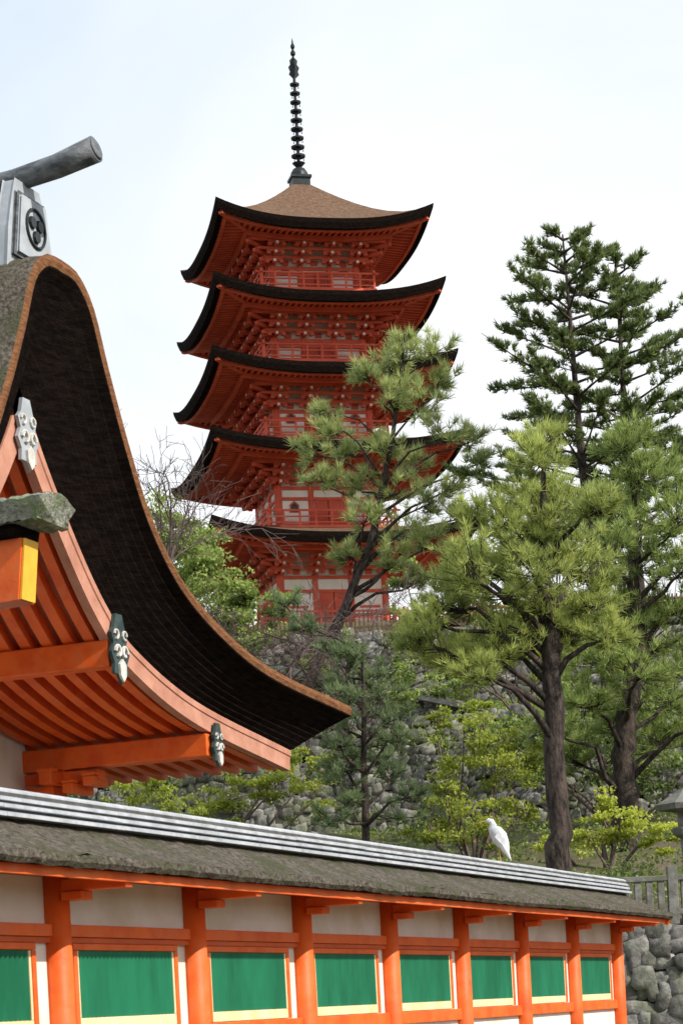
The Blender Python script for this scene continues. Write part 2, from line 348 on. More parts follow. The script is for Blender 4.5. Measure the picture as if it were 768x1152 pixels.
# ------------------------------------------------------------------ stone walls
def cube_sphere(n=3):
    vs=[];idx={};fs=[]
    def vid(p):
        key=tuple(np.round(p,4))
        if key not in idx: idx[key]=len(vs); vs.append(p)
        return idx[key]
    L_=np.linspace(-1,1,n+1)
    for ax in range(3):
        for sg in(-1,1):
            for i in range(n):
                for j in range(n):
                    q=[]
                    for (a,b) in((i,j),(i+1,j),(i+1,j+1),(i,j+1)):
                        p=np.zeros(3);p[ax]=sg;p[(ax+1)%3]=L_[a];p[(ax+2)%3]=L_[b];q.append(vid(p))
                    fs.append(q if sg>0 else q[::-1])
    return np.array(vs),np.array(fs)
CV,CF=cube_sphere(3)
CV=CV/((np.abs(CV)**7.0).sum(1,keepdims=True)**(1/7.0))
def stone_wall(name,p0,p1,z0,z1,size,seed,batter=0.12,coping=True):
    g=np.random.default_rng(seed); e=empty(name,(p0[0],p0[1],z0[0])); o=np.array([p0[0],p0[1],z0[0]])
    p0=np.array(p0,float);p1=np.array(p1,float);ln=np.linalg.norm(p1-p0);d=(p1-p0)/ln;nn=np.array([d[1],-d[0]])
    V=[];F=[];T=[];c=0; H=max(z1[0]-z0[0],z1[1]-z0[1]); rows=max(2,int(H/(size*0.72)))
    for r in range(rows):
        s=-g.uniform(0,size)
        while s<ln:
            wd=size*g.choice([.5,.7,.9,1.1,1.5])*g.uniform(0.85,1.15); f=min(max((s+wd/2)/ln,0),1)
            zb=z0[0]*(1-f)+z0[1]*f; zt=z1[0]*(1-f)+z1[1]*f; h=(zt-zb)/rows
            zc=zb+(r+0.5)*h+g.normal()*h*0.18
            A=g.uniform(-0.3,0.3)
            hh=h*g.uniform(0.85,1.5)
            v=CV*np.array([wd*0.58,size*0.40,hh*0.57])*(1+g.normal(size=(len(CV),1))*0.07)
            v=v+g.normal(size=v.shape)*size*0.025
            x=v[:,0]*math.cos(A)-v[:,2]*math.sin(A); z=v[:,0]*math.sin(A)+v[:,2]*math.cos(A)
            off=-batter*(zc-zb)+g.normal()*0.03*size/.4
            P=np.zeros_like(v); P[:,0]=p0[0]+d[0]*(s+wd/2+x)+nn[0]*(v[:,1]+off); P[:,1]=p0[1]+d[1]*(s+wd/2+x)+nn[1]*(v[:,1]+off); P[:,2]=zc+z
            V.append(P-o);F.append(CF+c);c+=len(CV);T.append(np.full(len(CV),g.uniform(0,1)))
            s+=wd
    build_np('stones',np.concatenate(V),np.concatenate(F),np.concatenate(T),'stone',e,smooth=False)
    mb=MB(); a=p0-nn*0.06;b=p1-nn*0.06
    q=[(a[0],a[1],z0[0]-.5),(b[0],b[1],z0[1]-.5),(b[0]-nn[0]*batter*H,b[1]-nn[1]*batter*H,z1[1]),(a[0]-nn[0]*batter*H,a[1]-nn[1]*batter*H,z1[0])]
    mb.add([np.array(t)-o for t in q],[(0,1,2,3)],'gap'); mb.build('joint_backing',e)
    return e
stone_wall('stone_retaining_wall',(-6,41),(24,41.0),(-1.7,-1.7),(1.25,1.25),0.36,5,batter=0.02)
stone_wall('stone_retaining_wall',(-14,63.8),(26,63.8),(4.7,4.7),(8.1,8.1),0.36,6,batter=0.02)
stone_wall('stone_retaining_wall',(-20,91.7),(34,91.7),(11.4,11.4),(15.1,15.1),0.45,7,batter=0.02)
stone_wall('stone_retaining_wall',(-9,76.5),(4.6,73.0),(8.4,7.4),(12.9,9.4),0.40,8,batter=0.05)
e=empty('stone_stair_parapet',(0,0,0)); mb=MB()
mb.beam((-4.5,75.2,12.1),(4.9,72.6,9.35),0.5,0.22,'stonepale')
mb.build('coping',e,bevel=0.03)

e=empty('stone_balustrade',(4.2,41.35,1.22)); mb=MB()
for i in range(90):
    x=i*0.21
    if i%9==0: mb.obox((x,0,0.52),(0.09,0,0),(0,0.09,0),(0,0,0.56),'stonegrey')
    else: mb.obox((x,0,0.42),(0.06,0,0),(0,0.055,0),(0,0,0.42),'stonegrey')
mb.beam((-.1,0,0.87),(18.8,0,0.87),0.16,0.1,'stonegrey'); mb.beam((-.1,0,0.25),(18.8,0,0.25),0.13,0.1,'stonegrey')
mb.build('posts_and_rails',e,bevel=0.012)

e=empty('stone_lantern',(7.38,47.5,2.2)); mb=MB()
mb.lathe([(0.42,-0.3),(0.42,0.12),(0.3,0.2),(0.17,0.25),(0.14,0.6),(0.17,1.0),(0.3,1.08),(0.36,1.2),(0.3,1.24)],(0,0,0),'stonegrey',n=6)
for a in range(4):
    t=a*math.pi/2+0.5
    mb.obox((0.18*math.cos(t),0.18*math.sin(t),1.4),(0.05,0,0),(0,0.05,0),(0,0,0.17),'stonegrey')
mb.lathe([(0.26,1.56),(0.62,1.60),(0.66,1.72),(0.4,1.86),(0.16,2.02),(0.08,2.06),(0.13,2.16),(0.1,2.26),(0.01,2.36)],(0,0,0),'stonegrey',n=6)
mb.build('lantern_body',e)

# ------------------------------------------------------------------ roofed shrine wall with green lattice windows
O=Vector((-2.07,16.62,0)); D=Vector((0.3541,0.9352,0)); NN=Vector((0.9352,-0.3541,0)); UP=Vector((0,0,1))
def wp(t,e_,z): return O+D*t+NN*e_+UP*z
def wbox(mb,t0,t1,e0,e1,z0,z1,k): mb.obox(wp((t0+t1)/2,(e0+e1)/2,(z0+z1)/2),D*(t1-t0)/2,NN*(e1-e0)/2,UP*(z1-z0)/2,k)
W=empty('roofed_shrine_wall',tuple(O)); Wi=Matrix.Translation(-O)
def wmb():
    m=MB(); m.xf=Wi; return m
T0=-7.2; T1=16.8; nb=10
mb=wmb()
for i in range(nb+1):
    t=T0+2.4*i; mb.tube([wp(t,0.03,-1.7),wp(t,0.03,1.12)],[0.118,0.112],'verm',n=20)
o=mb.build('columns',W,smooth=False)
for p in o.data.polygons: p.use_smooth=len(p.vertices)==4
mb=wmb()
for i in range(nb+1):
    t=T0+2.4*i
    wbox(mb,t-0.055,t+0.055,0.10,0.64,0.965,1.055,'verm')
    wbox(mb,t-0.055,t+0.055,-0.64,-0.10,0.965,1.055,'verm')
    wbox(mb,t-0.09,t+0.09,0.13,0.3,0.90,0.963,'verm')
mb.build('bracket_arms',W,bevel=0.008)
mb=wmb()
wbox(mb,T0,T1,-0.05,0,-1.55,1.08,'plaster')
mb.build('plaster_panels',W)
mb=wmb()
wbox(mb,T0-.3,T1+.45,-0.09,0.09,1.082,1.2,'verm')
for i in range(nb):
    a=T0+2.4*i+0.11; b=T0+2.4*(i+1)-0.11
    wbox(mb,a,b,0.002,0.062,0.645,0.735,'verm')
    wbox(mb,a,b,0.002,0.055,-0.17,-0.045,'verm')
    wbox(mb,a,b,0.002,0.055,-0.80,-0.68,'verm')
    f0=a+0.12; f1=b-0.24
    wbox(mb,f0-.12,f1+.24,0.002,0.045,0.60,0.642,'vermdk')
    wbox(mb,f0,f1,0.002,0.05,0.548,0.598,'verm')
    wbox(mb,f0,f0+.06,0.002,0.05,-0.042,0.546,'verm')
    wbox(mb,f1-.06,f1,0.002,0.05,-0.042,0.546,'verm')
mb.build('rails_and_frames',W,bevel=0.006)
mb=wmb()
for i in range(nb):
    f0=T0+2.4*i+0.23+0.062; f1=T0+2.4*(i+1)-0.35-0.062
    wbox(mb,f0,f1,0.002,0.04,-0.04,0.045,'cream')
    wbox(mb,f0,f0+.03,0.002,0.04,0.047,0.544,'cream')
    wbox(mb,f1-.03,f1,0.002,0.04,0.047,0.544,'cream')
mb.build('window_inner_trim',W,bevel=0.004)
mb=wmb()
for i in range(nb):
    f0=T0+2.4*i+0.23+0.095; f1=T0+2.4*(i+1)-0.35-0.095
    n=24; st=(f1-f0)/n
    wbox(mb,f0,f1,0.001,0.004,0.047,0.543,'greendk')
    for j in range(n):
        c=f0+(j+0.5)*st; r=st*0.36
        vs=[wp(c-r,0.006,0.047),wp(c,0.05,0.047),wp(c+r,0.006,0.047),wp(c-r,0.006,0.543),wp(c,0.05,0.543),wp(c+r,0.006,0.543)]
        mb.add(vs,[(0,1,4,3),(1,2,5,4)],'green')
mb.build('green_lattice',W)
TA=-8.2;TB=17.35
ts=np.arange(TA,TB+0.01,0.12); ts[-1]=TB
prof=[(0.0,1.50),(0.1,1.44),(0.2,1.385),(0.3,1.333),(0.4,1.285),(0.5,1.24),(0.6,1.20),(0.68,1.172),(0.76,1.15)]
g=np.random.default_rng(3)
for sgn,nm in((1,'front'),(-1,'back')):
    mb=wmb(); rows=[]; 
    wob=np.convolve(g.normal(size=len(ts)+8),np.ones(9)/9,'valid')*0.014+g.normal(size=len(ts))*0.0035
    full=[(sgn*a,z) for a,z in prof]
    for i,t in enumerate(ts):
        rows.append([wp(t,a,z+wob[i]*(abs(a)/0.76)+g.normal()*0.005) for a,z in full])
    mb.grid(rows,'bark'); mb.build('bark_roof_'+nm,W,smooth=True)
    mb=wmb(); rows=[[wp(t,sgn*0.76,1.152+wob[i]),wp(t,sgn*(0.772+g.normal()*.004),1.10+wob[i]),wp(t,sgn*0.74,1.065+wob[i])] for i,t in enumerate(ts)]
    mb.grid(rows,'bark'); rows=[[wp(t,sgn*0.74,1.065+wob[i]),wp(t,sgn*0.69,1.062)] for i,t in enumerate(ts)]
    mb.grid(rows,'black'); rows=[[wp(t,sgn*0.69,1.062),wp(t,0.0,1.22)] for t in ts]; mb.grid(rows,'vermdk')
    mb.build('eave_edge_'+nm,W,smooth=False)
mb=wmb()
for t in (TA,TB):
    pts=[(-a,z) for a,z in reversed(prof)]+[(a,z) for a,z in prof[1:]]
    vs=[wp(t,a,z) for a,z in pts]+[wp(t,a*0.95,z-0.12) for a,z in pts]; n=len(pts)
    mb.add(vs,[(i,i+1,n+i+1,n+i) for i in range(n-1)],'bark')
    s=1 if t>0 else -1
    for sg in(1,-1): mb.beam(wp(t-s*0.05,0,1.36),wp(t-s*0.05,sg*0.72,1.03),0.05,0.13,'verm')
mb.build('gable_verges',W)
mb=wmb()
for sgn in(1,-1):
    wbox(mb,TA+.1,TB-.1,sgn*0.65-0.02,sgn*0.65+0.02,1.0,1.062,'verm')
    for t in np.arange(TA+.2,TB-.1,0.24):
        mb.beam(wp(t,sgn*0.1,1.14),wp(t,sgn*0.625,1.035),0.05,0.05,'verm')
mb.build('eave_rafters',W)
mb=wmb()
wbox(mb,TA,TB+0.04,-0.10,0.10,1.455,1.64,'ridgedk')
def halfround(e0,z0,w_,h_): return [(e0-w_,z0),(e0-w_,z0+h_*.5),(e0-w_*.6,z0+h_*.9),(e0,z0+h_),(e0+w_*.6,z0+h_*.9),(e0+w_,z0+h_*.5),(e0+w_,z0)]
for (w_,z_,h_) in((.175,1.462,.05),(.15,1.524,.045),(.125,1.58,.045),(.095,1.632,.05)):
    pr=halfround(0,z_,w_,h_)
    for j in range(14):
        a=TA+(TB+.05-TA)*j/14; b=TA+(TB+.05-TA)*(j+1)/14-0.006
        dz=g.normal()*.0015
        vs=[wp(a,e_,z+dz) for e_,z in pr]+[wp(b,e_,z+dz) for e_,z in pr]; n=len(pr)
        mb.add(vs,[(i,(i+1)%n,n+(i+1)%n,n+i) for i in range(n)]+[tuple(range(n)),tuple(range(2*n-1,n-1,-1))],'ridge')
mb.build('ridge_cover',W)

# ------------------------------------------------------------------ heron on the ridge
hb=empty('grey_heron',(1.96,27.32,1.68)); hb.scale=(1.08,1.08,1.08)
def loft(mb,sp,k,n=14):
    vs=[];fs=[]
    P=[Vector((a[0],0,a[1])) for a in sp]
    for i,a in enumerate(sp):
        d=(P[min(i+1,len(P)-1)]-P[max(i-1,0)]).normalized(); q=Vector((0,1,0)); u=d.cross(q)
        for j in range(n):
            t=2*math.pi*j/n; vs.append(P[i]+q*math.cos(t)*a[2]+u*math.sin(t)*a[3])
    for i in range(len(sp)-1):
        for j in range(n):
            q=(j+1)%n; fs.append((i*n+j,i*n+q,(i+1)*n+q,(i+1)*n+j))
    fs.append(tuple(reversed(range(n))));fs.append(tuple((len(sp)-1)*n+j for j in range(n)))
    mb.add(vs,fs,k)
mb=MB()
loft(mb,[(0.13,0.03,0.012,0.006),(0.11,0.09,0.035,0.025),(0.075,0.18,0.075,0.065),(0.03,0.27,0.09,0.09),(-0.015,0.345,0.07,0.075),(-0.04,0.385,0.045,0.05),(-0.035,0.415,0.034,0.038),(-0.05,0.45,0.032,0.033),(-0.085,0.462,0.027,0.026),(-0.11,0.458,0.014,0.012)],'egret')
for s in(-1,1):
    vs=[(0.02,s*0.082,0.34),(-0.03,s*0.088,0.27),(0.05,s*0.09,0.18),(0.15,s*0.03,0.0),(0.10,s*0.08,0.22)]
    mb.add(vs,[(0,1,2,4),(2,3,4)],'egret')
mb.build('body_neck_head',hb,smooth=True)
mb=MB(); loft(mb,[(-0.105,0.458,0.012,0.011),(-0.16,0.448,0.007,0.006),(-0.21,0.438,0.002,0.002)],'bill',8)
for s in(-1,1):
    mb.tube([(0.03,s*0.03,0.2),(0.02,s*0.03,0.1),(0.03,s*0.03,0.005)],[0.012,0.007,0.007],'bill',n=6)
    for a in(-0.5,0,0.5): mb.tube([(0.03,s*0.03,0.006),(-0.03*math.cos(a),s*0.03+0.05*math.sin(a),0.005)],[0.005,0.003],'bill',n=4)
    mb.tube([(-0.078,s*0.022,0.468),(-0.078,s*0.029,0.468)],[0.006,0.005],'bronze',n=8)
mb.build('bill_eyes_and_legs',hb)

# ------------------------------------------------------------------ great gabled shrine roof
A0=Vector((-2.506,23.88,0))
def gp(t,r,z): return A0+D*t-NN*r+UP*z
H=empty('gabled_shrine_hall',tuple(A0)); Hi=Matrix.Translation(-A0)
def hmb():
    m=MB(); m.xf=Hi; return m
def smoothpoly(pts,n):
    pts=np.array(pts,float); 
    P=np.vstack([2*pts[0]-pts[1],pts,2*pts[-1]-pts[-2]]); out=[]
    for i in range(1,len(P)-2):
        for f in np.linspace(0,1,12,endpoint=False):
            a,b,c,d=P[i-1],P[i],P[i+1],P[i+2]
            out.append(0.5*((2*b)+(-a+c)*f+(2*a-5*b+4*c-d)*f*f+(-a+3*b-3*c+d)*f**3))
    out.append(pts[-1]); out=np.array(out)
    s=np.concatenate([[0],np.cumsum(np.linalg.norm(np.diff(out,axis=0),axis=1))]); q=np.linspace(0,s[-1],n)
    return np.stack([np.interp(q,s,out[:,0]),np.interp(q,s,out[:,1])],1)
NP=60
outer=smoothpoly([(0,7.99),(.36,7.95),(.70,7.68),(1.0,7.08),(1.42,6.33),(1.92,5.62),(2.68,5.04),(3.85,4.62),(5.35,4.34),(8.05,4.17)],NP)
inner=smoothpoly([(0,6.75),(.48,6.03),(1.22,5.18),(1.8,4.66),(2.45,4.29),(4.13,3.86),(7.13,3.53)],NP)
def offs(poly,dist):
    t=np.gradient(poly,axis=0); t/=np.linalg.norm(t,axis=1,keepdims=True)
    return poly+np.stack([t[:,1],-t[:,0]],1)*dist
RB=13.0
g=np.random.default_rng(8)
for sg,nm in((1,'far'),(-1,'near')):
    mb=hmb(); rows=[]
    for r in np.concatenate([[0],np.linspace(0.05,RB,120)]):
        rows.append([gp(sg*a,r,z+(g.normal()*0.012 if r>0 else 0)) for a,z in outer])
    mb.grid(rows,'bark'); mb.build('bark_slope_'+nm,H,smooth=True)
    mb=hmb()
    o1=offs(outer,0.12)
    o1[0]=(0,outer[0][1]-0.13)
    wv=[g.normal()*.006 for _ in range(NP)]
    mb.grid([[gp(sg*a,0,z) for a,z in outer],[gp(sg*a,-0.015+wv[i],z) for i,(a,z) in enumerate((outer+o1)/2)],[gp(sg*a,0.0,z) for a,z in o1]],'barkedge')
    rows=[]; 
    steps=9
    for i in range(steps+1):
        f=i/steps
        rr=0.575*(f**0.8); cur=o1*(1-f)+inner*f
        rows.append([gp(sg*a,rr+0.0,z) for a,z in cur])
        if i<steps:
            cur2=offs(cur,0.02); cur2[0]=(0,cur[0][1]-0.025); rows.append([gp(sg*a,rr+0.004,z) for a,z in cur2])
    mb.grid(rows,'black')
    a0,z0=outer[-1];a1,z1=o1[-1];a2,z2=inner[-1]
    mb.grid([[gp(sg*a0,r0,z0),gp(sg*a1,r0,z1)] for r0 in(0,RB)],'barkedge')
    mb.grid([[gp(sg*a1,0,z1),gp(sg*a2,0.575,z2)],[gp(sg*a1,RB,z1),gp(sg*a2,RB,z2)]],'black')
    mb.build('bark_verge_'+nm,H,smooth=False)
    low=offs(inner,0.27); low[0]=(0,inner[0][1]-0.36); low=low[low[:,0]>=-1e-6]
    inn=inner[len(inner)-len(low):]
    mb=hmb()
    rows=[[gp(sg*a,0.575,z) for a,z in inn],[gp(sg*a,0.55,z) for a,z in inn],[gp(sg*a,0.55,z) for a,z in (inn*0.72+low*0.28)],[gp(sg*a,0.565,z) for a,z in (inn*0.68+low*0.32)],[gp(sg*a,0.565,z) for a,z in low],[gp(sg*a,0.68,z) for a,z in low],[gp(sg*a,0.68,z) for a,z in inn]]
    mb.grid(rows,'barge')
    e1=[r[-1] for r in rows]; mb.add(e1,[tuple(range(len(e1)))],'barge')
    mb.build('bargeboard_'+nm,H)
    und=offs(inner,0.10); und[0]=(0,inner[0][1]-0.14); und=und[und[:,0]>=-1e-6]
    mb=hmb(); mb.grid([[gp(sg*a,0.68,z) for a,z in und],[gp(sg*a,RB-.2,z) for a,z in und]],'barge'); mb.build('roof_sheathing_'+nm,H,smooth=True)
    mb=hmb(); ra=offs(und,0.14); ok=ra[:,0]>=0.0; ra=ra[ok]; ru=und[ok]
    r=0.76
    while r<6.5:
        rows=[[gp(sg*a,r,z) for a,z in ru],[gp(sg*a,r,z) for a,z in ra],[gp(sg*a,r+0.13,z) for a,z in ra],[gp(sg*a,r+0.13,z) for a,z in ru]]
        mb.grid(rows,'verm'); e1=[q[-1] for q in rows]; mb.add(e1,[(0,1,2,3)],'white'); r+=0.27
    mb.build('rafters_'+nm,H)
    mb=hmb()
    for (t,z,wd,hh) in((1.92,4.17,0.26,0.30),(4.55,3.37,0.28,0.28)):
        mb.obox(gp(sg*t,3.3,z),D*wd/2,NN*2.72,UP*hh/2,'verm')
    mb.obox(gp(sg*2.4,3.02,2.72),D*2.7,NN*0.12,UP*0.13,'verm')
    mb.obox(gp(sg*4.55,2.98,0.5),D*0.16,NN*0.16,UP*2.35,'verm')
    mb.obox(gp(sg*4.55,2.7,3.12),D*0.42,NN*0.09,UP*0.085,'verm')
    mb.obox(gp(sg*4.55,2.75,3.14),D*0.10,NN*0.65,UP*0.07,'verm')
    mb.obox(gp(sg*4.55,2.9,2.96),D*0.2,NN*0.2,UP*0.075,'verm')
    for q in(-0.34,0,0.34): mb.obox(gp(sg*4.55+q,2.7,3.215),D*0.1,NN*0.11,UP*0.028,'verm')
    for j,(rr,zz,ll) in enumerate(((2.45,2.98,.30),(2.2,3.06,.22))):
        mb.obox(gp(sg*4.55,rr,zz),D*ll,NN*0.075,UP*0.06,'verm')
        for q in(-ll+.07,0,ll-.07): mb.obox(gp(sg*4.55+q,rr,zz+.085),D*0.075,NN*0.09,UP*0.022,'verm')
    mb.build('purlins_and_brackets_'+nm,H,bevel=0.015)
mb=hmb()
mb.obox(gp(0,3.2,1.6),D*4.5,NN*0.05,UP*3.3,'plaster')
mb.obox(gp(0,3.26,3.35),D*4.4,NN*0.05,UP*0.5,'plaster')
mb.build('gable_wall',H)
def pendant(t,z,s,front,back,r=0.5):
    mb=hmb()
    out=[(-.1,.5),(.1,.5),(.17,.3),(.26,.22),(.2,.08),(.29,-.06),(.2,-.2),(.22,-.36),(.08,-.36),(0,-.5),(-.08,-.36),(-.22,-.36),(-.2,-.2),(-.29,-.06),(-.2,.08),(-.26,.22),(-.17,.3)]
    def pr(pts,r0,r1,k):
        n=len(pts); vs=[gp(t+a*s,r0,z+b*s) for a,b in pts]+[gp(t+a*s,r1,z+b*s) for a,b in pts]
        mb.add(vs,[tuple(range(n)),tuple(range(2*n-1,n-1,-1))]+[(i,(i+1)%n,n+(i+1)%n,n+i) for i in range(n)],k)
    pr(out,r+.04,r,back)
    for sx in(-1,1):
        c=[(sx*(.10+.09*math.cos(a)*(1-a/9)),-.05+.10*math.sin(a)*(1-a/9)) for a in np.linspace(0,5.2,12)]
        mb.tube([gp(t+a*s,r-.012,z+b*s) for a,b in c],[.032*s]*12,front,n=6)
        c=[(sx*(.13+.06*math.cos(a)),.20+.06*math.sin(a)) for a in np.linspace(0,5.2,9)]
        mb.tube([gp(t+a*s,r-.01,z+b*s) for a,b in c],[.022*s]*9,front,n=6)
    pr([(0,-.14),(.10,-.22),(.09,-.38),(0,-.47),(-.09,-.38),(-.10,-.22)],r-.001,r-.03,front)
    return mb.build('pendant_ornament',H)
pendant(0,6.22,0.78,'white','oni')
pendant(1.95,4.22,0.80,'white','verdig')
pendant(4.6,3.37,0.55,'white','verdig')
mb=hmb()
def gprism(mb,pts,r0,r1,k):
    n=len(pts); vs=[gp(a,r0,z) for a,z in pts]+[gp(a,r1,z) for a,z in pts]
    mb.add(vs,[tuple(range(n)),tuple(range(2*n-1,n-1,-1))]+[(i,(i+1)%n,n+(i+1)%n,n+i) for i in range(n)],k)
gprism(mb,[(-.36,7.95),(.36,7.95),(.34,8.45),(.22,8.72),(-.22,8.72),(-.34,8.45)],0.55,RB,'tile')
gprism(mb,[(-.52,7.85),(-.44,8.3),(-.34,8.62),(-.26,8.82),(.26,8.82),(.34,8.62),(.44,8.3),(.52,7.85),(.36,7.93),(-.36,7.93)],0.36,0.5,'oni')
gprism(mb,[(-.42,8.0),(-.28,8.68),(.28,8.68),(.42,8.0)],0.32,0.355,'tile')
gprism(mb,[(-.36,8.04),(-.25,8.64),(.25,8.64),(.36,8.04)],0.29,0.318,'oni')
mb.build('ridge_end_board',H,bevel=0.02)
mb=hmb()
c=(0,8.36)
for k in range(3):
    a=k*2*math.pi/3+0.5; p=gp(c[0]+0.09*math.cos(a),0.288,c[1]+0.09*math.sin(a)); mb.tube([p,p+NN*0.03],[0.07,0.06],'bronze',n=12)
ring=[gp(0.2*math.cos(t),0.28,c[1]+0.2*math.sin(t)) for t in np.linspace(0,2*math.pi,25)]
mb.tube(ring,[0.018]*25,'bronze',n=6,cap=False)
mb.build('crest',H)
mb=hmb()
mb.tube([gp(0,1.6,8.90),gp(0,1.0,8.885),gp(0,.5,8.91),gp(0,0,8.97),gp(0,-.46,9.07)],[.11,.112,.115,.122,.137],'tile',n=24)
mb.tube([gp(0,-.46,9.07),gp(0,-.48,9.075)],[.118,.10],'tile',n=24)
o=mb.build('ridge_end_log',H)
for p in o.data.polygons: p.use_smooth=len(p.vertices)==4

# ------------------------------------------------------------------ gate beam end at far left
G=empty('gate_roof_beam',(-2.0,18.0,-0.03)); mb=MB()
def q(s,l,z): return (-NN*s)+D*l+UP*z
def qprism(pts,l0,l1,k):
    n=len(pts); vs=[q(s,l0,z) for s,z in pts]+[q(s,l1,z) for s,z in pts]
    mb.add(vs,[tuple(range(n)),tuple(range(2*n-1,n-1,-1))]+[(i,(i+1)%n,n+(i+1)%n,n+i) for i in range(n)],k)
g=np.random.default_rng(4)
rows=[]
for i in range(60):
    s=0.03+2.6*i/59; lo_=.09 if i==0 else 0
    rows.append([q(s+(lo_ if z<4.05 else 0)+g.normal()*.006,l,z+g.normal()*.007) for l,z in((-.25,3.985),(-.27,4.04),(-.30,4.10),(-.31,4.15),(-.24,4.18),(-.15,4.20),(-.05,4.215),(.05,4.215),(.15,4.20),(.24,4.18),(.31,4.15),(.27,4.04),(.25,3.985),(-.25,3.985))])
mb.grid(rows,'lichen'); mb.add(rows[0][:-1],[tuple(range(13))],'lichen')
qprism([(0.3,3.98),(0.32,3.885),(2.6,3.885),(2.6,3.98)],-0.2,0.2,'black')
qprism([(0.29,3.88),(0.35,3.40),(2.6,3.30),(2.6,3.88)],-0.13,0.13,'verm')
qprism([(0.27,3.88),(0.285,3.88),(0.345,3.405),(0.325,3.405)],-0.11,0.11,'yellow')
mb.build('beam_and_bark_cap',G)
mb=MB(); mb.tube([q(2.2,0,-1.7),q(2.2,0,3.32)],[.16,.15],'verm',n=16); mb.build('gate_post',G,smooth=True)

